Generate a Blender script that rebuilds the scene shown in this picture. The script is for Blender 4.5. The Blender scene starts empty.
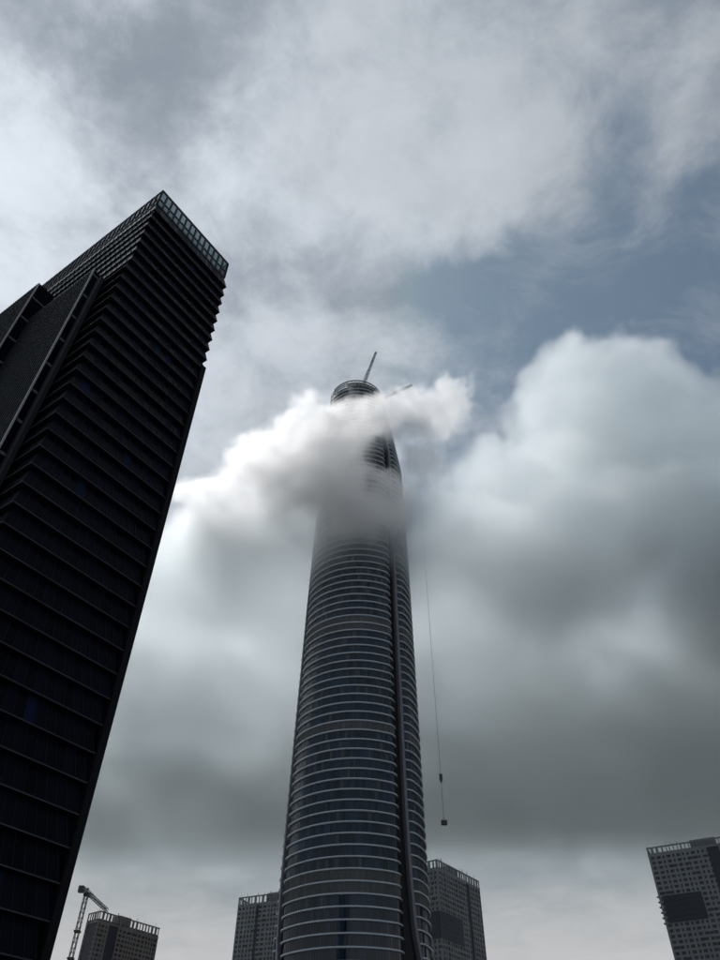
import bpy, math, random
from mathutils import Vector, Matrix
R = math.radians
random.seed(7)
scn = bpy.context.scene
col = scn.collection

# ------------------------------------------------------------------ camera
PITCH, ROLL = 45.0, 0.5
cam_d = bpy.data.cameras.new('camera')
cam_d.sensor_fit = 'HORIZONTAL'; cam_d.sensor_width = 36.0; cam_d.lens = 36.0
cam_d.clip_start = 0.1; cam_d.clip_end = 20000
cam = bpy.data.objects.new('camera', cam_d); col.objects.link(cam)
cam.location = (0, 0, 1.6); cam.rotation_euler = (Matrix.Rotation(R(90 + PITCH), 3, 'X') @ Matrix.Rotation(R(ROLL), 3, 'Z')).to_euler()
scn.camera = cam

# ------------------------------------------------------------------ render settings
scn.view_settings.view_transform = 'Standard'
scn.view_settings.look = 'None'
scn.view_settings.gamma = 1.0
scn.view_settings.exposure = 0.05
scn.render.engine = 'CYCLES'
cy = scn.cycles
cy.use_denoising = True
cy.use_adaptive_sampling = True
cy.adaptive_threshold = 0.03
cy.max_bounces = 10
cy.diffuse_bounces = 2
cy.glossy_bounces = 3
cy.transmission_bounces = 3
cy.transparent_max_bounces = 8
cy.volume_bounces = 4
cy.volume_step_rate = 5.0
cy.volume_max_steps = 256
cy.sample_clamp_indirect = 6.0

# ------------------------------------------------------------------ node helper
class NT:
    """tiny wrapper to write node maths as expressions (shader or geometry trees)"""
    def __init__(self, tree): self.t = tree; self.l = tree.links
    def node(self, typ, **kw):
        n = self.t.nodes.new(typ)
        for k, v in kw.items(): setattr(n, k, v)
        return n
    def put(self, sock, v):
        if isinstance(v, bpy.types.NodeSocket): self.l.new(v, sock)
        else: sock.default_value = v
    def m(self, op, a, b=None, c=None, clamp=False):
        n = self.node('ShaderNodeMath', operation=op, use_clamp=clamp)
        for i, v in enumerate((a, b, c)):
            if v is not None: self.put(n.inputs[i], v)
        return n.outputs[0]
    def add(self, a, b): return self.m('ADD', a, b)
    def sub(self, a, b): return self.m('SUBTRACT', a, b)
    def mul(self, a, b): return self.m('MULTIPLY', a, b)
    def vm(self, op, a, b=None, scale=None):
        n = self.node('ShaderNodeVectorMath', operation=op)
        self.put(n.inputs[0], a)
        if b is not None: self.put(n.inputs[1], b)
        if scale is not None: self.put(n.inputs['Scale'], scale)
        return n.outputs['Value'] if op in ('LENGTH', 'DISTANCE', 'DOT_PRODUCT') else n.outputs['Vector']
    def xyz(self, v):
        n = self.node('ShaderNodeSeparateXYZ'); self.put(n.inputs[0], v); return n.outputs
    def comb(self, x, y, z):
        n = self.node('ShaderNodeCombineXYZ')
        for i, v in enumerate((x, y, z)): self.put(n.inputs[i], v)
        return n.outputs[0]
    def noise(self, vec, scale, detail=4.0, rough=0.5, dist=0.0, color=False, lac=2.0):
        n = self.node('ShaderNodeTexNoise')
        self.put(n.inputs['Vector'], vec); n.inputs['Scale'].default_value = scale
        n.inputs['Detail'].default_value = detail; n.inputs['Roughness'].default_value = rough
        n.inputs['Lacunarity'].default_value = lac
        n.inputs['Distortion'].default_value = dist
        return n.outputs['Color'] if color else n.outputs[0]
    def voro(self, vec, scale, smooth=0.4):
        n = self.node('ShaderNodeTexVoronoi', feature='SMOOTH_F1')
        self.put(n.inputs['Vector'], vec); n.inputs['Scale'].default_value = scale
        n.inputs['Smoothness'].default_value = smooth
        return n.outputs['Distance']
    def step(self, v, a, b, lo=0.0, hi=1.0):
        n = self.node('ShaderNodeMapRange', interpolation_type='SMOOTHSTEP')
        for i, x in enumerate((v, a, b, lo, hi)): self.put(n.inputs[i], x)
        return n.outputs[0]
    def mix(self, f, a, b):
        n = self.node('ShaderNodeMix', data_type='RGBA')
        self.put(n.inputs['Factor'], f)
        self.put(n.inputs['A'], (*a, 1) if isinstance(a, tuple) and len(a) == 3 else a)
        self.put(n.inputs['B'], (*b, 1) if isinstance(b, tuple) and len(b) == 3 else b)
        return n.outputs['Result']

# ------------------------------------------------------------------ sun and sky
SUN_AZ, SUN_EL = -50.0, 58.0          # degrees left of +Y, degrees above the horizon
sun_dir = Vector((math.sin(R(SUN_AZ)) * math.cos(R(SUN_EL)), math.cos(R(SUN_AZ)) * math.cos(R(SUN_EL)), math.sin(R(SUN_EL))))
sun_d = bpy.data.lights.new('sun', 'SUN'); sun_d.energy = 2.4; sun_d.angle = R(3.0); sun_d.color = (1.0, 0.965, 0.93)
sun = bpy.data.objects.new('sun', sun_d); col.objects.link(sun)
sun.location = (-300, 200, 600)
sun.rotation_euler = (-sun_dir).to_track_quat('-Z', 'Y').to_euler()

world = bpy.data.worlds.new('World'); scn.world = world; world.use_nodes = True
wt = world.node_tree; wt.nodes.clear(); W = NT(wt)
sky = W.node('ShaderNodeTexSky', sky_type='NISHITA', sun_disc=False)
sky.sun_elevation = R(SUN_EL); sky.sun_rotation = R(SUN_AZ); sky.altitude = 30
sky.air_density = 1.0; sky.dust_density = 3.0; sky.ozone_density = 1.0
d = W.vm('NORMALIZE', W.node('ShaderNodeTexCoord').outputs['Generated'])
dx, dy, dz = W.xyz(d)
zc = W.m('MAXIMUM', dz, 0.02)
inv = W.m('DIVIDE', 1.0, W.add(zc, 0.10))
p = W.comb(W.mul(dx, inv), W.mul(dy, inv), 0.0)       # position on a flat, high cloud layer
warp = W.vm('SCALE', W.vm('SUBTRACT', W.noise(p, 2.2, 4, .55, color=True), (.5, .5, .5)), scale=0.22)
pw = W.vm('ADD', p, warp)
# banks of thicker cloud in the high layer: centre, radii, weight
BANKS = [((0.078, 0.29, 0), .30, .22, .55), ((0.231, 0.387, 0), .18, .09, .45), ((-0.468, 0.463, 0), .30, .22, .55), ((-0.36, 0.319, 0), .09, .08, .5), ((-0.376, 0.197, 0), .12, .10, .35),
         ((-0.211, 0.769, 0), .26, .28, .45), ((-0.181, 0.348, 0), .16, .12, .2), ((0.391, 0.285, 0), .11, .10, .55), ((0.072, 0.609, 0), .16, .08, .35), ((-0.104, 0.586, 0), .14, .08, .2),
         ((0.475, 0.543, 0), .34, .28, -.55), ((0.314, 0.32, 0), .05, .13, -.5), ((0.192, 0.519, 0), .17, .13, -.55), ((-0.287, 0.25, 0), .18, .12, -.6), ((-0.044, 0.5, 0), .22, .07, -.3), ((0.26, 0.216, 0), .2, .08, -.15)]
cov = None
for (c, rx, ry, wgt) in BANKS:
    q = W.vm('SUBTRACT', pw, c)
    q = W.vm('MULTIPLY', q, (1 / rx, 1 / ry, 1))
    e = W.mul(W.step(W.vm('LENGTH', q), 0.25, 1.3, 1.0, 0.0), wgt)
    cov = e if cov is None else W.add(cov, e)
n0 = W.sub(W.noise(p, 1.6, 3, .5), .5)
n1 = W.sub(W.noise(p, 3.6, 7, .60, .5), .5)
n2 = W.sub(W.noise(p, 9.5, 6, .62, .3), .5)
n3 = W.sub(W.noise(pw, 24.0, 6, .6, .2), .5)
cov = W.add(W.add(W.add(W.add(cov, 0.42), W.mul(n1, 2.0)), W.mul(n2, 1.1)), W.mul(n3, .5))
cov = W.step(cov, -0.12, 1.12)
glow = W.m('MAXIMUM', W.vm('DOT_PRODUCT', d, tuple(sun_dir)), 0.0)
glow = W.m('POWER', glow, 5.0)
bright = W.add(.40, W.mul(glow, .32))
bright = W.mul(bright, W.add(1.0, W.add(W.mul(n2, .35), W.mul(n0, .7))))
cloud_c = W.vm('SCALE', (0.925, 1.0, 1.095), scale=bright)
clear = W.vm('SCALE', W.vm('MULTIPLY', sky.outputs[0], (.78, 1.03, 1.08)), scale=0.050)
clear = W.vm('MINIMUM', W.vm('ADD', clear, (.065, .075, .08)), (.265, .31, .365))
mixc = W.mix(cov, clear, cloud_c)
# torn thin veils that drift through the gaps
veil = W.noise(W.vm('ADD', W.vm('MULTIPLY', pw, (1.0, 1.7, 1.0)), (3.1, 1.7, 0)), 5.2, 7, .62, .6)
mixc = W.mix(W.step(veil, .42, .74, 0.0, .28), mixc, cloud_c)
# low in the sky the layers merge into a pale, slightly warm haze
hz = W.step(W.add(dz, W.mul(n1, .12)), 0.40, 0.64, 1.0, 0.0)
low = W.mix(W.step(W.add(dz, W.mul(n1, .10)), 0.17, 0.34), (.54, .54, .545), (.18, .24, .272))
mixc = W.mix(W.mul(hz, .95), mixc, low)
# a small bright break low in the grey
bq = W.vm('MULTIPLY', W.vm('SUBTRACT', W.vm('ADD', p, W.vm('SCALE', warp, scale=1.6)), (0.582, 1.292, 0)), (1 / .17, 1 / .10, 1))
mixc = W.mix(W.step(W.vm('LENGTH', bq), 0.1, 1.0, .8, 0.0), mixc, (.62, .62, .65))
mixc = W.mix(W.step(dz, -0.02, 0.0, 1.0, 0.0), mixc, (.16, .16, .155))
bg = W.node('ShaderNodeBackground'); W.put(bg.inputs[0], mixc); bg.inputs[1].default_value = 1.0
world.cycles.sampling_method = 'MANUAL'; world.cycles.sample_map_resolution = 128
W.l.new(bg.outputs[0], W.node('ShaderNodeOutputWorld').inputs[0])

# ------------------------------------------------------------------ low cloud round the tower (a real volume)
def cloud_material(name, dens, aniso, color):
    m = bpy.data.materials.new(name); m.use_nodes = True
    t = m.node_tree; t.nodes.clear()
    v = t.nodes.new('ShaderNodeVolumePrincipled')
    v.inputs['Color'].default_value = (*color, 1)
    v.inputs['Density'].default_value = dens
    v.inputs['Anisotropy'].default_value = aniso
    t.links.new(v.outputs[0], t.nodes.new('ShaderNodeOutputMaterial').inputs['Volume'])
    return m
def cloud_volume(name, lo, hi, vox, field, mat, label):
    g = bpy.data.node_groups.new(name, 'GeometryNodeTree')
    g.interface.new_socket('Geometry', in_out='OUTPUT', socket_type='NodeSocketGeometry')
    G = NT(g)
    vc = G.node('GeometryNodeVolumeCube')
    vc.inputs['Min'].default_value = lo; vc.inputs['Max'].default_value = hi
    for ax, a, b in zip('XYZ', lo, hi): vc.inputs['Resolution ' + ax].default_value = int((b - a) / vox)
    G.put(vc.inputs['Density'], field(G, G.node('GeometryNodeInputPosition').outputs[0]))
    sm = G.node('GeometryNodeSetMaterial'); sm.inputs['Material'].default_value = mat
    G.l.new(vc.outputs[0], sm.inputs[0])
    G.l.new(sm.outputs[0], G.node('NodeGroupOutput').inputs[0])
    me = bpy.data.meshes.new(name); me.materials.append(mat)
    o = bpy.data.objects.new(name, me); col.objects.link(o)
    md = o.modifiers.new('density', 'NODES'); md.node_group = g
    o['kind'] = 'stuff'; o['label'] = label; o['category'] = 'cloud'
    return o

# rounded masses that make up the clouds: centre, radii
def mass(G, Q, puffs, k):
    env = None
    for c, r in puffs:
        q = G.vm('MULTIPLY', G.vm('SUBTRACT', Q, c), tuple(1 / s for s in r))
        e = G.mul(G.sub(1.0, G.vm('LENGTH', q)), sum(r) / 3)
        env = e if env is None else G.m('SMOOTH_MAX', env, e, k)
    return env
def bank_field(G, P):
    """the wide flat-based bank behind and above"""
    wv = G.vm('SCALE', G.vm('SUBTRACT', G.noise(P, 1 / 110, 3, .55, color=True), (.5, .5, .5)), scale=64)
    Q = G.vm('ADD', P, wv)
    x, y, z = G.xyz(Q)
    env = mass(G, Q, [((262, 475, 500), (128, 84, 186)), ((352, 492, 490), (72, 62, 128)), ((150, 455, 420), (95, 60, 78)),
                      ((500, 550, 390), (130, 80, 80)), ((250, 450, 338), (190, 90, 62)), ((-112, 425, 316), (72, 60, 42)), ((-190, 450, 288), (95, 70, 38))], 14.0)
    base = G.sub(z, 268.0)
    top = G.sub(G.add(G.add(346.0, G.mul(x, .10)), G.mul(G.m('MAXIMUM', G.sub(y, 470.0), 0.0), .22)), z)
    front = G.sub(y, G.add(322.0, G.mul(G.m('ABSOLUTE', G.add(x, 10.0)), .30)))
    back = G.mul(G.sub(1000.0, y), .30)
    slab = G.m('MINIMUM', G.m('MINIMUM', base, top), G.m('MINIMUM', front, back))
    env = G.m('SMOOTH_MAX', env, slab, 20.0)
    env = G.m('MINIMUM', env, G.mul(mass(G, Q, [((206, 470, 304), (34, 62, 46))], 1.0), -1.0))
    f1 = G.mul(G.sub(G.noise(P, 1 / 62, 6, .6), .5), 76)
    f2 = G.add(G.mul(G.sub(.55, G.voro(Q, 1 / 46)), 36), G.mul(G.sub(.5, G.voro(Q, 1 / 21)), 13))
    zz = G.xyz(P)[2]
    rough_ = G.step(zz, 275, 365, .25, 1.0)
    dd = G.m('DIVIDE', G.add(env, G.mul(G.add(f1, f2), rough_)), G.step(zz, 250, 380, 40.0, 7.0), clamp=True)
    inner = G.step(G.noise(Q, 1 / 48, 5, .6), .30, .68, G.step(zz, 290, 380, .75, .35), G.step(zz, 290, 380, 1.2, 1.5))
    return G.mul(G.mul(dd, inner), G.mul(G.step(zz, 230, 278), G.step(zz, 310, 430, 1.35, .62)))
def wisp_field(G, P):
    """the brighter torn scraps that drift across the tower"""
    wv = G.vm('SCALE', G.vm('SUBTRACT', G.noise(P, 1 / 42, 4, .6, color=True), (.5, .5, .5)), scale=44)
    Q = G.vm('ADD', P, wv)
    env = mass(G, Q, [((-28, 338, 385), (36, 26, 27)), ((14, 336, 396), (34, 24, 20)), ((46, 344, 416), (26, 22, 20)), ((68, 350, 432), (20, 18, 18)), ((80, 360, 455), (16, 15, 14)),
                      ((-58, 366, 362), (46, 42, 30)), ((-98, 392, 350), (44, 42, 28)), ((-30, 332, 340), (38, 26, 36)), ((10, 330, 308), (40, 26, 22)), ((44, 352, 372), (20, 20, 18))], 7.0)
    env = G.m('MINIMUM', env, G.mul(mass(G, Q, [((22, 330, 350), (19, 60, 19))], 1.0), -1.0))
    f1 = G.mul(G.sub(G.noise(Q, 1 / 24, 6, .64), .5), 44)
    f2 = G.mul(G.sub(.5, G.voro(Q, 1 / 17)), 9)
    return G.mul(G.m('DIVIDE', G.add(env, G.add(f1, f2)), 6.0, clamp=True), G.step(G.noise(Q, 1 / 15, 5, .65), .32, .66, .2, 1.5))

# ------------------------------------------------------------------ materials
def mat(name, color, rough=.6, metal=0.0, spec=.5, var=.18, scale=.35, bump=0.0, island=0.0, streak=0.0, objrand=0.0, cell=None, odd=None):
    m = bpy.data.materials.new(name); m.use_nodes = True
    N = NT(m.node_tree); b = m.node_tree.nodes['Principled BSDF']
    geo = N.node('ShaderNodeNewGeometry'); pos = geo.outputs['Position']
    n = N.sub(N.noise(pos, scale, 6, .6), .5)
    f = N.add(1.0, N.mul(n, var * 2))
    if streak:                                             # rain and dirt streaks, stretched down the wall
        x, y, z = N.xyz(pos)
        s = N.sub(N.noise(N.comb(x, y, N.mul(z, .06)), 1.3, 4, .6), .5)
        f = N.add(f, N.mul(s, streak * 2))
    if island: f = N.add(f, N.mul(N.sub(geo.outputs['Random Per Island'], .5), island * 2))
    if objrand: f = N.add(f, N.mul(N.m('POWER', N.node('ShaderNodeObjectInfo').outputs['Random'], 3.0), objrand * 2))
    c = N.vm('SCALE', color, scale=f)
    if cell:                                               # every pane a little different, a few with blinds or other glass
        if len(cell) == 3: q = N.vm('DIVIDE', N.node('ShaderNodeTexCoord').outputs['Object'], cell)
        else:
            x, y, z = N.xyz(N.node('ShaderNodeTexCoord').outputs['Object'])
            q = N.comb(N.m('DIVIDE', N.m('ARCTAN2', x, y), R(cell[0])), N.m('DIVIDE', z, cell[1]), 0.0)
        wn = N.node('ShaderNodeTexWhiteNoise'); N.put(wn.inputs['Vector'], N.vm('FLOOR', N.vm('ADD', q, (.013, .017, .011))))
        rv = wn.outputs['Value']
        c = N.vm('SCALE', c, scale=N.add(.45, N.mul(rv, 1.1)))
        c = N.mix(N.m('GREATER_THAN', rv, 1 - odd[0]), c, odd[1])
    N.put(b.inputs['Base Color'], c)
    N.put(b.inputs['Roughness'], N.m('ADD', N.mul(n, .25), N.mul(N.add(.6, N.mul(rv, .8)), rough) if cell else rough, clamp=True))
    b.inputs['Metallic'].default_value = metal
    b.inputs['Specular IOR Level'].default_value = spec
    if bump:
        bp = N.node('ShaderNodeBump'); bp.inputs['Strength'].default_value = bump; bp.inputs['Distance'].default_value = .05
        N.put(bp.inputs['Height'], N.noise(pos, scale * 6, 4, .6)); N.l.new(bp.outputs[0], b.inputs['Normal'])
    return m
def pane_mat(name, tint, clear, rough=.08):
    """thin tinted glass that lets part of the sky through"""
    m = bpy.data.materials.new(name); m.use_nodes = True
    N = NT(m.node_tree); t = m.node_tree; b = t.nodes['Principled BSDF']
    b.inputs['Base Color'].default_value = (.02, .03, .03, 1); b.inputs['Roughness'].default_value = rough
    tr = N.node('ShaderNodeBsdfTransparent'); tr.inputs[0].default_value = (*tint, 1)
    geo = N.node('ShaderNodeNewGeometry')
    dirt = N.mul(N.add(.75, N.mul(N.noise(geo.outputs['Position'], .9, 4, .6), .5)), clear)
    mx = N.node('ShaderNodeMixShader'); N.put(mx.inputs[0], dirt)
    t.links.new(b.outputs[0], mx.inputs[1]); t.links.new(tr.outputs[0], mx.inputs[2])
    t.links.new(mx.outputs[0], t.nodes['Material Output'].inputs[0])
    return m
M = dict(
    ground=mat('concrete_paving', (.20, .20, .19), .85, scale=.02, var=.35),
    tglass=mat('slate_curtain_glass', (.010, .020, .040), .12, spec=.45, scale=.03, var=.5, cell=(2.52, 5.1), odd=(.06, (.045, .05, .058))),
    tlouvre=mat('louvre_blades', (.10, .105, .11), .6, island=.2),
    tmull=mat('dark_mullion', (.03, .032, .036), .45),
    tband=mat('pale_aluminium_band', (.38, .43, .49), .42, metal=.15, var=.12, streak=.12, scale=.08),
    tpier=mat('mauve_grey_metal', (.125, .128, .155), .45, metal=.3, streak=.1),
    tslot=mat('recess_dark', (.012, .013, .016), .7),
    crown=mat('galvanised_steel', (.30, .32, .31), .5, metal=.4),
    oglass=mat('black_glass', (.0025, .0032, .0075), .35, spec=.03, scale=.05, var=.4, cell=(1.47, 1.55, 3.9), odd=(.012, (.004, .010, .030))),
    oteal=mat('teal_black_glass', (.012, .021, .024), .2, spec=.2, island=.5),
    ocore=mat('black_core', (.006, .006, .008), .8, spec=.1),
    otrim=mat('dull_metal_trim', (.028, .031, .042), .5, metal=.1, spec=.15, var=.9, scale=.12),
    omull=mat('black_mullion', (.006, .006, .008), .5, spec=.1),
    ogrid=mat('teal_grey_mullion', (.05, .06, .062), .5, spec=.3),
    ofin=mat('anthracite_fin', (.014, .016, .021), .5, spec=.25),
    oedge=mat('bright_edge_trim', (.30, .31, .33), .4, metal=.3),
    obar=mat('grey_crossbar', (.075, .08, .09), .6, spec=.3),
    opane=pane_mat('crown_pane_glass', (.40, .55, .58), .34),
    opane2=pane_mat('crown_pane_dark_glass', (.30, .46, .50), .2),
    conc=mat('grey_render_wall', (.17, .185, .20), .85, streak=.18, scale=.06, bump=.2),
    brown=mat('brown_render_wall', (.165, .15, .147), .85, streak=.18, scale=.06, bump=.2),
    net=mat('dark_blue_sheet', (.020, .028, .042), .6, var=.25, scale=.2),
    win=mat('window_void', (.016, .018, .022), .35, objrand=.9),
    frame=mat('window_frame_grey', (.10, .105, .11), .6),
    recess=mat('recess_wall', (.045, .05, .058), .8, streak=.15),
    steel=mat('crane_steel', (.07, .072, .07), .55, metal=.3),
    rust=mat('crane_dark_steel', (.05, .05, .05), .6, metal=.3),
    cable=mat('wire_rope', (.05, .05, .05), .6, metal=.5),
)

# ------------------------------------------------------------------ mesh helpers
class MB:
    def __init__(self): self.v = []; self.f = []
    def quad(self, a, b, c, d):
        n = len(self.v); self.v += [tuple(a), tuple(b), tuple(c), tuple(d)]; self.f.append((n, n + 1, n + 2, n + 3))
    def box(self, x0, x1, y0, y1, z0, z1):
        n = len(self.v)
        self.v += [(x, y, z) for z in (z0, z1) for x, y in ((x0, y0), (x1, y0), (x1, y1), (x0, y1))]
        self.f += [tuple(n + i for i in q) for q in ((3, 2, 1, 0), (4, 5, 6, 7), (0, 1, 5, 4), (1, 2, 6, 5), (2, 3, 7, 6), (3, 0, 4, 7))]
    def bar(self, a, b, w, h=None):
        a, b = Vector(a), Vector(b); h = h or w
        t = (b - a).normalized(); up = Vector((0, 0, 1)) if abs(t.z) < .9 else Vector((0, 1, 0))
        s = t.cross(up).normalized() * (w / 2); q = s.cross(t).normalized() * (h / 2)
        n = len(self.v)
        self.v += [tuple(p + o) for p in (a, b) for o in (-s - q, s - q, s + q, -s + q)]
        self.f += [tuple(n + i for i in k) for k in ((3, 2, 1, 0), (4, 5, 6, 7), (0, 1, 5, 4), (1, 2, 6, 5), (2, 3, 7, 6), (3, 0, 4, 7))]
    def strip(self, rows, closed=False):
        """rows of equal length joined by quads"""
        n = len(self.v); k = len(rows[0])
        for r in rows: self.v += [tuple(p) for p in r]
        for i in range(len(rows) - 1):
            for j in range(k if closed else k - 1):
                j2 = (j + 1) % k
                self.f.append((n + i * k + j, n + i * k + j2, n + (i + 1) * k + j2, n + (i + 1) * k + j))
    def lattice(self, a, b, w, th, bay, tip=None):
        a, b = Vector(a), Vector(b); t = (b - a).normalized(); L = (b - a).length
        up = Vector((0, 0, 1)) if abs(t.z) < .95 else Vector((0, 1, 0))
        s = t.cross(up).normalized(); q = s.cross(t).normalized(); tip = tip or w
        n = max(2, int(L / bay)); cs = [(-1, -1), (1, -1), (1, 1), (-1, 1)]
        def pt(i, c):
            ww = (w + (tip - w) * i / n) / 2; return a + t * (L * i / n) + s * (c[0] * ww) + q * (c[1] * ww)
        for c in cs: self.bar(pt(0, c), pt(n, c), th)
        for i in range(n):
            for j in range(4):
                c0, c1 = cs[j], cs[(j + 1) % 4]
                if i % 2: c0, c1 = c1, c0
                self.bar(pt(i, c0), pt(i + 1, c1), th * .6)
    def build(self, name, material, parent=None, kind=None, smooth=False):
        me = bpy.data.meshes.new(name); me.from_pydata(self.v, [], self.f); me.materials.append(material); me.update()
        if smooth:
            for pl in me.polygons: pl.use_smooth = True
        return link(name, me, parent, kind)
def link(name, me, parent=None, kind=None, loc=(0, 0, 0)):
    o = bpy.data.objects.new(name, me); col.objects.link(o); o.location = loc
    if parent: o.parent = parent
    if kind: o['kind'] = kind
    return o
def thing(name, label, cat, loc, rz=0.0, group=None):
    o = bpy.data.objects.new(name, None); col.objects.link(o)
    o.location = loc; o.rotation_euler = (0, 0, rz); o['label'] = label; o['category'] = cat
    if group: o['group'] = group
    return o
def lerp_table(tb, z):
    if z <= tb[0][0]: return tb[0][1]
    for (a, va), (b, vb) in zip(tb, tb[1:]):
        if z <= b:
            t = (z - a) / (b - a); return va + (vb - va) * t
    return tb[-1][1]

# ------------------------------------------------------------------ ground
g = MB(); g.quad((-6000, -6000, 0), (6000, -6000, 0), (6000, 6000, 0), (-6000, 6000, 0))
g.build('ground', M['ground'], kind='structure')

# ------------------------------------------------------------------ the round tower under construction
TX, TY = -1.5, 390.0
RLEFT = [(0, 38.5), (80, 36.2), (184, 33.8), (273, 31.6), (330, 29.8), (440, 26.4), (488, 23.8)]
RRIGHT = [(0, 36.6), (80, 36.2), (185, 35.6), (300, 34.4), (395, 32.6), (440, 26.5), (488, 19.5)]
PIER = [(0, 74), (40, 69), (60, 62), (75, 56), (86, 50.5), (109, 47.2), (140, 45.4), (170, 45), (270, 44.6), (488, 47)]
LOBE_END = [(0, 40.5), (80, 40.2), (165, 39.4), (270, 39.6), (488, 42)]
def rad(th, z):
    w = (1 + math.sin(R(th))) / 2
    return lerp_table(RLEFT, z) * (1 - w) + lerp_table(RRIGHT, z) * w
def pol(th, r, z): return (r * math.sin(R(th)), -r * math.cos(R(th)), z)
def lobes(z):
    e, p_ = lerp_table(LOBE_END, z), lerp_table(PIER, z)
    return [(p_ - 120 + 1.6, e), (p_ + 1.6, e + 120), (p_ + 120 + 1.6, e + 240)]
def arc(a, b, z, off, z_at=None, drop=2.3):
    """one row of points along a lobe; the last degrees curve inwards"""
    n = 46; out = []
    for i in range(n + 1):
        th = a + (b - a) * i / n
        k = max(0.0, 1 - min(th - a, b - th) / 9.0)
        out.append(pol(th, rad(th, z) + off - drop * k * k, z if z_at is None else z_at))
    return out
STOREY, NST = 5.1, 94
tower = thing('round_skyscraper', 'very tall round glass tower with pale floor bands, its head in cloud', 'skyscraper', (TX, TY, 0))
LOUVRE = {19, 20, 34, 46, 47, 60, 61, 75, 76}
for k in range(NST):
    z0, z1 = k * STOREY, (k + 1) * STOREY
    for (a, b) in lobes(z0 + 2):
        gb, mb, bb = MB(), MB(), MB()
        lo, hi = arc(a, b, z0, 0), arc(a, b, z1, 0)
        gb.strip([lo, hi])
        sub = 3 if k in LOUVRE else 1
        for i in range(len(lo) - 1):
            for s in range(sub):
                t = s / sub
                p0 = Vector(lo[i]).lerp(Vector(lo[i + 1]), t); p1 = Vector(hi[i]).lerp(Vector(hi[i + 1]), t)
                n_ = Vector((p0.x, p0.y, 0)).normalized() * (.28 if sub > 1 else .14)
                mb.bar(p0 + n_ * .5, p1 + n_ * .5, .28 if sub > 1 else .11)
        bb.strip([arc(a, b, z0, -.05, z0 + .0), arc(a, b, z0, .72, z0 + .06), arc(a, b, z0, .92, z0 + .22),
                  arc(a, b, z0, .92, z0 + .66), arc(a, b, z0, .55, z0 + .82), arc(a, b, z0, -.05, z0 + .86)])
        go = gb.build('glass_storey', M['tglass'], tower)
        mb.build('louvre_fins' if k in LOUVRE else 'mullions', M['tlouvre' if k in LOUVRE else 'tmull'], go, kind='stuff')
        bb.build('floor_band', M['tband'], tower)
# the three recessed slots between the lobes, each with a curved pier
zs = [i * 6.0 for i in range(81)]
for q in range(3):
    s, pr = MB(), MB(); rows, prow = [], []
    for z in zs:
        z = min(z, 479)
        a, b = lerp_table(LOBE_END, z) + 120 * q - 1.5, lerp_table(PIER, z) + 120 * q + 2.5
        rows.append([pol(a + (b - a) * j / 6, rad(a + (b - a) * j / 6, z) - 1.2 - 3.2 * math.sin(math.pi * j / 6), z) for j in range(7)])
        th = lerp_table(PIER, z) + 120 * q; r = rad(th, z); w = 1.0 / r * 57.3
        prow.append([pol(th - w, r - 1.5, z), pol(th - w, r + .55, z), pol(th - w * .5, r + .85, z), pol(th + w * .5, r + .85, z), pol(th + w, r + .55, z), pol(th + w, r - 1.5, z)])
    s.strip(rows); s.build('slot_wall', M['tslot'], tower)
    pr.strip(prow); pr.build('pier', M['tpier'], tower, smooth=False)
# top slab and the open steel crown
sl = MB()
ring = [pol(th, rad(th, 478) - .3, 478.6) for th in range(0, 360, 5)]
cen = [(0, 0, 478.6)] * 72
sl.strip([ring, cen], closed=True); sl.build('roof_slab', M['tslot'], tower)
for z in (481.2, 484.0, 487.5):
    cr = MB()
    for th in range(0, 360, 4):
        r0 = rad(th, z) + .2
        cr.bar(pol(th, r0, z), pol(th + 4, rad(th + 4, z) + .2, z), .55 if z < 487 else .8, .7)
    cr.build('crown_ring', M['crown'], tower)
for th in range(0, 360, 8):
    c_ = MB(); c_.bar(pol(th, rad(th, 479) + .2, 478.6), pol(th, rad(th, 487) + .2, 487.5), .5); c_.build('crown_post', M['crown'], tower)
xb = MB()
for th in range(-60, -24, 4):
    for za, zb in ((479, 483.2), (483.2, 487.4)):
        xb.bar(pol(th, rad(th, za) + .9, za), pol(th + 4, rad(th + 4, zb) + .9, zb), .32)
        xb.bar(pol(th + 4, rad(th + 4, za) + .9, za), pol(th, rad(th, zb) + .9, zb), .32)
xb.build('cross_bracing', M['tband'], tower)
cp = MB()
for th in range(-24, 64, 8):
    cp.quad(pol(th + .6, rad(th, 479), 479.2), pol(th + 7.4, rad(th + 7.4, 479), 479.2), pol(th + 7.4, rad(th + 7.4, 484), 484), pol(th + .6, rad(th, 484), 484))
cp.build('crown_panel', M['tlouvre'], tower, kind='stuff')

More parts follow.
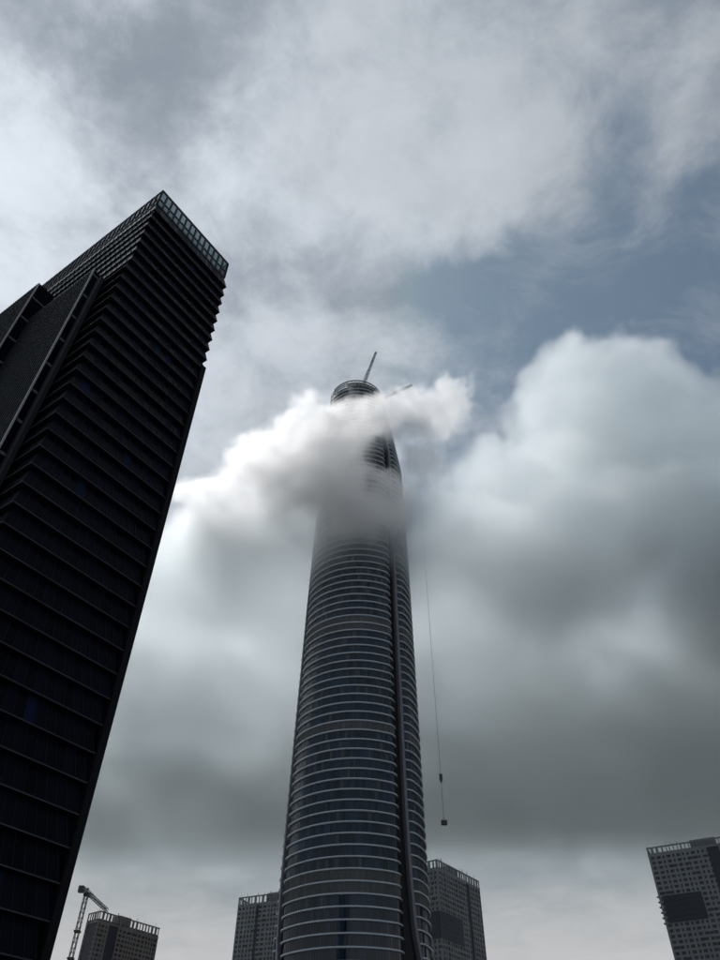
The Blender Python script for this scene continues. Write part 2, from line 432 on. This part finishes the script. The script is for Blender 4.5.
# ------------------------------------------------------------------ cranes
def luffing_crane(label, base, slew, tip, cable_z=None):
    o = thing('tower_crane', label, 'crane', base, 0, 'cranes at work on the towers')
    b0 = Vector(base); L = lambda p: Vector(p) - b0
    pv = L(slew); tp = L(tip); back = Vector((-(tp - pv).x, -(tp - pv).y, 0)).normalized()
    m = MB(); m.lattice((0, 0, 0), pv - Vector((0, 0, 1.2)), 2.2, .3, 2.4); m.build('mast', M['steel'], o)
    m = MB(); m.box(pv.x - 2, pv.x + 2, pv.y - 2, pv.y + 2, pv.z - 1.2, pv.z); m.build('slewing_platform', M['rust'], o)
    m = MB(); m.box(pv.x + 2.1, pv.x + 3.9, pv.y - 1, pv.y + 1, pv.z - .6, pv.z + 1.8); m.build('cab', M['frame'], o)
    m = MB(); m.lattice(pv, tp, 2.0, .34, 2.6, tip=1.1); m.build('jib', M['steel'], o)
    m = MB(); m.lattice(pv, pv + back * 8, 2.2, .3, 2.2); m.build('counter_jib', M['steel'], o)
    e = pv + back * 7.2; m = MB(); m.box(e.x - 1.6, e.x + 1.6, e.y - 1.6, e.y + 1.6, e.z - 3.4, e.z - 1.2); m.build('counterweight', M['rust'], o)
    af = pv + back * 3 + Vector((0, 0, 8)); m = MB(); m.bar(pv, af, .4); m.bar(pv + back * 6, af, .4); m.build('a_frame', M['steel'], o)
    m = MB(); m.bar(af, pv.lerp(tp, .9), .14); m.build('tie_rope', M['cable'], o)
    if cable_z is not None:
        zb, zl = cable_z
        m = MB(); m.bar(tp, (tp.x, tp.y, zb - b0.z), .15); m.build('hoist_rope', M['cable'], o)
        m = MB(); z = zb - b0.z
        m.box(tp.x - .8, tp.x + .8, tp.y - .5, tp.y + .5, z - 1.9, z + 1.6); m.box(tp.x - .4, tp.x + .4, tp.y - .3, tp.y + .3, z - 3.0, z - 1.9)
        m.build('hook_block', M['rust'], o)
        m = MB(); m.bar((tp.x, tp.y, z - 3), (tp.x, tp.y, zl - b0.z + 2.4), .16); m.build('chain_sling', M['cable'], o)
        l0 = zl - b0.z
        ld = thing('hanging_load', 'small dark load hanging from the long crane rope beside the round tower', 'load', (tip[0], tip[1], zl))
        m = MB(); m.box(-1.5, 1.5, -1, 1, -1.0, 1.0); m.build('skip', M['rust'], ld)
        m = MB()
        for sx in (-1.3, 1.3): m.bar((sx, 0, 1), (0, 0, 2.4), .15)
        m.build('sling', M['cable'], ld)
    return o
luffing_crane('luffing crane with steep raised jib above the round tower crown', (TX - 1, TY + 4, 478.7), (TX - 1, TY + 2, 492), (13.6, 382, 549))
luffing_crane('luffing crane with low jib and long hanging rope beside round tower', (TX + 13, TY + 3, 478.7), (TX + 14, TY + 3, 490), (44.8, 386, 505.5), (162.5, 139))

def hammerhead_crane(label, base, H, az, jl, cl):
    o = thing('tower_crane', label, 'crane', base, 0, 'cranes at work on the towers')
    t = Vector((math.sin(az), math.cos(az), 0))
    m = MB(); m.lattice((0, 0, 0), (0, 0, H), 2.4, .42, 3.0); m.build('mast', M['steel'], o)
    for z in (H - 38, H - 22):
        m = MB(); m.box(-2, 2, -2, 2, z - .6, z + .6); m.build('mast_collar', M['rust'], o)
    m = MB(); m.box(-1.7, 1.7, -1.7, 1.7, H, H + 1.6); m.build('slewing_ring', M['rust'], o)
    m = MB(); s = Vector((t.y, -t.x, 0)) * 2.2; m.box(s.x - 1.1, s.x + 1.1, s.y - 1.1, s.y + 1.1, H - .6, H + 2); m.build('cab', M['frame'], o)
    m = MB(); m.lattice((0, 0, H + 2.5), t * jl + Vector((0, 0, H + 2.5)), 1.9, .36, 2.6); m.build('jib', M['steel'], o)
    m = MB(); m.lattice((0, 0, H + 2.4), -t * cl + Vector((0, 0, H + 2.4)), 1.8, .36, 2.6); m.build('counter_jib', M['steel'], o)
    e = -t * (cl - 1.5); m = MB(); m.box(e.x - 1.8, e.x + 1.8, e.y - 1.8, e.y + 1.8, H - .6, H + 3.4); m.build('counterweight', M['rust'], o)
    m = MB(); m.lattice((0, 0, H + 1.6), (0, 0, H + 5.2), 1.6, .34, 1.8, tip=.8); m.build('tower_head', M['steel'], o)
    m = MB(); m.bar((0, 0, H + 5.2), t * jl * .7 + Vector((0, 0, H + 3.4)), .16); m.bar((0, 0, H + 5.2), -t * cl * .9 + Vector((0, 0, H + 3.3)), .16); m.build('tie_bars', M['cable'], o)
    return o

# ------------------------------------------------------------------ the black office tower close by
H, SH, NS = 175.5, 3.9, 43
office = thing('office_tower', 'near black office tower with stepped ledges and framed glass crown', 'office tower', (-48.71, 74.71, 0), R(55.0))
FW, FD = 23.5, 62.0
m = MB(); m.box(.9, FW - .9, .9, FD - .9, 0, NS * SH + .3); m.build('core', M['ocore'], office)
fx = [(FW / 16) * i for i in range(17)]; fy = [FD / 40 * i for i in range(41)]
for k in range(NS):
    z0, z1 = k * SH, (k + 1) * SH
    upper = z0 > 138
    oF, oL, ot = .80, (.34 if upper else .80), .02
    def C4(o_l, o_f, z): return [(-o_l, -o_f, z), (FW + o_f, -o_f, z), (FW + o_f, FD + o_f, z), (-o_l, FD + o_f, z)]
    bot, topr = C4(oL, oF, z0 + .35), C4(ot, ot, z1 + .3)
    for s, n in ((0, 16), (1, 40), (2, 16), (3, 40)):
        pb = MB(); a0, a1, c0, c1 = (Vector(q) for q in (bot[s], bot[(s + 1) % 4], topr[s], topr[(s + 1) % 4]))
        pb.strip([[a0.lerp(a1, i / n) for i in range(n + 1)], [c0.lerp(c1, i / n) for i in range(n + 1)]])
        po = pb.build('storey_panel', M['oteal' if upper and s == 3 else 'oglass'], office)
        d_ = (a1 - a0).normalized(); nn = Vector((d_.y, -d_.x, 0))
        mb = MB()
        for i in range(1, n): mb.bar(a0.lerp(a1, i / n) + nn * .02 + Vector((0, 0, .05)), c0.lerp(c1, i / n) + nn * .02 - Vector((0, 0, .08)), .10)
        mb.build('mullions', M['ogrid' if upper and s == 3 else 'omull'], po, kind='stuff')
    sb = MB(); sb.strip([C4(oL - .005, oF - .005, z0 + .34), C4(0, 0, z0 + .42)], closed=True)
    sb.build('soffit', M['ocore'], office)
    tb = MB()
    tb.strip([C4(oL - .06, oF - .06, z0 + .20), C4(oL + .05, oF + .05, z0 + .20), C4(oL + .05, oF + .05, z0 + .36), C4(oL - .06, oF - .06, z0 + .40)], closed=True)
    tb.build('ledge_trim', M['otrim'], office)
# framed glass crown, open to the sky
z0c, zm, z1c = NS * SH + .6, NS * SH + 3.4, H
def crown_side(p0, p1, n):
    p0, p1 = Vector((*p0, 0)), Vector((*p1, 0)); t = (p1 - p0) / n
    for z, w in ((z0c, .6), (zm, .35), (z1c, .6)):
        b = MB(); b.bar(p0 + Vector((0, 0, z)), p1 + Vector((0, 0, z)), .3, w); b.build('crown_rail', M['ofin'], office)
    for i in range(n + 1):
        q = p0 + t * i; b = MB(); b.bar(q + Vector((0, 0, z0c)), q + Vector((0, 0, z1c)), .42); b.build('crown_post', M['ofin'], office)
    for za, zb in ((z0c + .3, zm - .18), (zm + .18, z1c - .3)):
        h = (zb - za); tn = t.normalized(); nn = Vector((-tn.y, tn.x, 0)) * .02; a = tn * .21; c = t - tn * .21
        mesh = MB()
        q0, q1 = a - nn, c - nn
        mesh.quad(q0, q1, q1 + Vector((0, 0, h)), q0 + Vector((0, 0, h)))
        me = None
        for i in range(n):
            if me is None:
                o = mesh.build('crown_pane', M['opane' if za > zm else 'opane2'], office); me = o.data
            else: o = link('crown_pane', me, office)
            o.location = p0 + t * i + Vector((0, 0, za))
crown_side((0, 0), (FW, 0), 14); crown_side((0, FD), (0, 0), 34); crown_side((FW, 0), (FW, FD), 34); crown_side((FW, FD), (0, FD), 14)
# projecting finned bays on the left face
def bay(y0, y1, dpt, top, nf):
    o = MB(); o.box(-dpt, -.95, y0, y1, 0, top); b = o.build('projecting_bay', M['oglass'], office)
    for i in range(nf):
        y = y0 + .5 + (y1 - y0 - .9) * i / (nf - 1)
        f = MB(); f.box(-dpt - .30, -dpt - .01, y - .07, y + .07, 0, top - .3); f.build('fin', M['ofin'], b)
    z = 6.0; i = 0
    while z < top - 1:
        c = MB(); c.box(-dpt + .3, -1.2, y0 - .16, y0 - .01, z - .28, z + .28); c.build('crossbar', M['obar'], b); z += 7.8
    e = MB(); e.box(-dpt - .18, -dpt + .10, y0 - .20, y0 + .14, 0, top + .05); e.build('edge_trim', M['oedge'], b)
    t = MB(); t.box(-dpt - .12, -.96, y0 + .16, y1, top + .02, top + .4); t.build('roof_edge', M['ofin'], b)
    return b
bay(7.5, 28.45, 3.0, 140.2, 26)
bay(28.5, 61.0, 5.3, 152.0, 38)
m = MB(); m.box(-1.75, -.93, 5.5, 7.3, 0, 137.5); m.build('corner_pier', M['ofin'], office)
m = MB(); m.box(FW - .2, FW + .98, -1.02, 22, 0, 130.0); m.build('end_wall', M['ocore'], office)

# ------------------------------------------------------------------ apartment towers beyond
def apartment(label, corner, dirx, LX, LY, top, wall, zvis, faces, band=None, recess=(), seed=1, balcony=None, holes=.25):
    rnd = random.Random(seed); sh = 2.8
    o = thing('apartment_tower', label, 'apartment tower', (*corner, 0), math.atan2(dirx[1], dirx[0]), 'apartment towers beyond the round tower')
    m = MB(); m.box(.5, LX - .5, .5, LY - .5, 0, top - 4.5); m.build('core', M['recess'], o)
    nst = int((top - 4.5) / sh); zt = nst * sh
    for fi, f in enumerate(faces):
        # local face frame: origin, along, outward
        if f == 'front': org, al, out, L = Vector((0, 0, 0)), Vector((1, 0, 0)), Vector((0, -1, 0)), LX
        elif f == 'left': org, al, out, L = Vector((0, LY, 0)), Vector((0, -1, 0)), Vector((-1, 0, 0)), LY
        else: org, al, out, L = Vector((LX, 0, 0)), Vector((0, 1, 0)), Vector((1, 0, 0)), LX and LY
        rz = math.atan2(al.y, al.x)
        fo = bpy.data.objects.new('facade', None)
        # column layout
        cols = []; x = .4
        while x < L - 2.2:
            w = rnd.choice((1.25, 1.25, 1.5, 2.3)); gap = rnd.choice((1.0, 1.2, 1.5))
            if x + w > L - .5: break
            inrec = any(f == rf and r0 - .2 < x + w / 2 < r1 + .2 for rf, r0, r1 in recess)
            if not inrec: cols.append((x + gap * .5, x + gap * .5 + w))
            x += w + gap
        piers = MB(); edges = [0.0] + [v for c in cols for v in c] + [L]
        rec = [(r0, r1) for rf, r0, r1 in recess if rf == f]
        P = lambda a, d_, z: org + al * a + out * d_ + Vector((0, 0, z))
        def fbox(mb, a0, a1, d0, d1, z0, z1):
            n = len(mb.v)
            mb.v += [tuple(P(a, d_, z)) for z in (z0, z1) for a, d_ in ((a0, d1), (a1, d1), (a1, d0), (a0, d0))]
            mb.f += [tuple(n + i for i in q) for q in ((3, 2, 1, 0), (4, 5, 6, 7), (0, 1, 5, 4), (1, 2, 6, 5), (2, 3, 7, 6), (3, 0, 4, 7))]
        segs = []
        for a, b in zip(edges[0::2], edges[1::2]):
            pieces = [(a, b)]
            for r0, r1 in rec:
                nxt = []
                for s0, s1 in pieces:
                    if r1 <= s0 or r0 >= s1: nxt.append((s0, s1))
                    else:
                        if r0 > s0: nxt.append((s0, r0))
                        if r1 < s1: nxt.append((r1, s1))
                pieces = nxt
            segs += pieces
        for a, b in segs: fbox(piers, a, b, -.6, .03, 0, zt)
        runs = [(0.0, L)]
        for r0, r1 in rec:
            runs = [s for a, b in runs for s in ((a, min(b, r0)), (max(a, r1), b)) if s[1] - s[0] > .05]
        for k in range(nst + 1):
            for a, b in runs: fbox(piers, a + .02, b - .02, -.58, 0, k * sh - .62, min(k * sh + .62, zt + .3))
        piers.build('wall', M[wall], o)
        for r0, r1 in rec:
            s = MB(); fbox(s, r0, r1, -.62, -.45, 0, zt); s.build('recess_panel', M['net'], o)
        low = MB(); shared = {}
        for k in range(nst):
            zc = k * sh + .62
            for (a, b) in cols:
                if band and band[0] == f and band[3] <= k < band[4] and band[1] <= a and b <= band[2] + .5: continue
                h = sh - 1.24; dd = rnd.choice((-.28, -.36, -.45, -.45))
                if rnd.random() < .07: dd = .04; zc -= .1; h += .2
                if zc > zvis and P(a, 0, 0).length < 47:
                    key = (round(b - a, 2), f)
                    if key not in shared:
                        w = MB(); w.quad((0, 0, 0), tuple(al * (b - a)), tuple(al * (b - a) + Vector((0, 0, h))), (0, 0, h))
                        shared[key] = w.build('window', M['win'], o); ob_ = shared[key]
                    else: ob_ = link('window', shared[key].data, o)
                    ob_.location = P(a, dd, zc)
                    if rnd.random() < .10 and b + 1.2 < L and not any(r0 - 1.5 < b < r1 for r0, r1 in rec):
                        w = MB(); w.quad(P(b - .05, .045, zc + .1), P(b + 1.15, .045, zc + .1), P(b + 1.15, .045, zc + h - .1), P(b - .05, .045, zc + h - .1)); w.build('window', M['win'], o)
                else: low.quad(P(a, -.4, zc), P(b, -.4, zc), P(b, -.4, zc + h), P(a, -.4, zc + h))
        if low.f: low.build('other_windows', M['win'], o, kind='stuff')
        if band and band[0] == f or (band and len(band) > 5 and f in band[5]):
            s = MB(); b0, b1 = (band[1], band[2]) if band[0] == f else (.3, L + .06)
            fbox(s, b0, b1, .04, .14, band[3] * sh, band[4] * sh); bo = s.build('dark_sheet_band', M['net'], o)
            for k in range(band[3], band[4] + 1):
                r_ = MB(); fbox(r_, b0, b1, .15, .24, k * sh - .08, k * sh + .08); r_.build('floor_edge', M['recess'], bo)
        # open frame along the roof edge
        rf = MB(); x = 0.0; bt = top
        fbox(rf, -.1, L + .1, -.5, .04, zt + .31, zt + 1.5)
        fbox(rf, -.12, L + .12, -.52, .05, bt - .75, bt)
        while x < L - .3:
            wd = rnd.choice((.5, .5, .9, 1.6)); fbox(rf, x, min(x + wd, L), -.5, .02, zt + 1.4, bt - .7); x += wd + rnd.choice((1.3, 1.6, 1.9))
        rf.build('roof_frame', M[wall], o)
        rods = MB()
        for q in range(int(L / 5)):
            a = rnd.uniform(0, L); rods.bar(P(a, -.25, bt), P(a + rnd.uniform(-.3, .3), -.25, bt + rnd.uniform(.6, 2.4)), .14)
        rods.build('starter_bars', M['rust'], o, kind='stuff')
    if balcony:
        for (a0, a1, k0, k1) in balcony:
            for k in range(k0, k1):
                b = MB(); b.box(a0, a1, -.2, 2.2, k * sh - .25, k * sh + .25); b.build('balcony_slab', M[wall], o)
    rp = MB(); rp.box(LX * .35, LX * .55, 3, min(LY - 1, 9), top - 4.6, top + 1.4); rp.build('lift_housing', M[wall], o)
    return o
apartment('grey apartment tower with dark sheeted storeys right behind the round tower', (49.8, 481.8), (.59, .807), 53, 30, 151.5, 'conc', 84, ('front', 'left'),
          band=('front', .4, 26.0, 39, 44, ('left',)), recess=(('front', 34.7, 38.4),), seed=3)
apartment('dark grey apartment tower with jagged balcony edge standing apart from the others', (181.6, 482), (.88, -.475), 74, 30, 159.0, 'conc', 84, ('front', 'left'),
          band=('front', 2.2, 24.5, 42, 47), recess=(('front', 34.7, 41.7),), seed=11, balcony=[(-1.0, .2, 42, 48)])
apartment('narrow looking grey apartment tower half hidden behind the round tower', (-82.7, 567.3), (.919, -.395), 60, 34, 151.8, 'conc', 100, ('front', 'left'),
          recess=(('front', 15.0, 17.0),), seed=5)
apartment('brown and blue apartment tower with a tower crane at its corner', (-175.8, 561.4), (.59, .807), 54.6, 12.9, 141.5, 'brown', 98, ('front', 'left'),
          recess=(('front', 9.7, 17.9), ('left', 2.0, 12.4)), seed=8, balcony=[(-.2, 1.0, 36, 48)])
hammerhead_crane('lattice tower crane rising beside the brown and blue apartment tower', (-193.2, 575.5, 0), 154.0, R(4), 46, 12.5)

# ------------------------------------------------------------------ the clouds themselves
cloud_volume('cloud', (-500, 280, 228), (640, 1080, 700), 4.8, bank_field,
             cloud_material('cloud_droplets', .030, .65, (.945, .984, 1.0)),
             'wide low grey cloud bank with flat dark base behind the round tower')
cloud_volume('cloud_wisp', (-160, 275, 270), (130, 450, 515), 2.6, wisp_field,
             cloud_material('wisp_droplets', .062, .68, (.995, .997, 1.0)),
             'bright torn cloud scraps drifting across the head of the round tower')
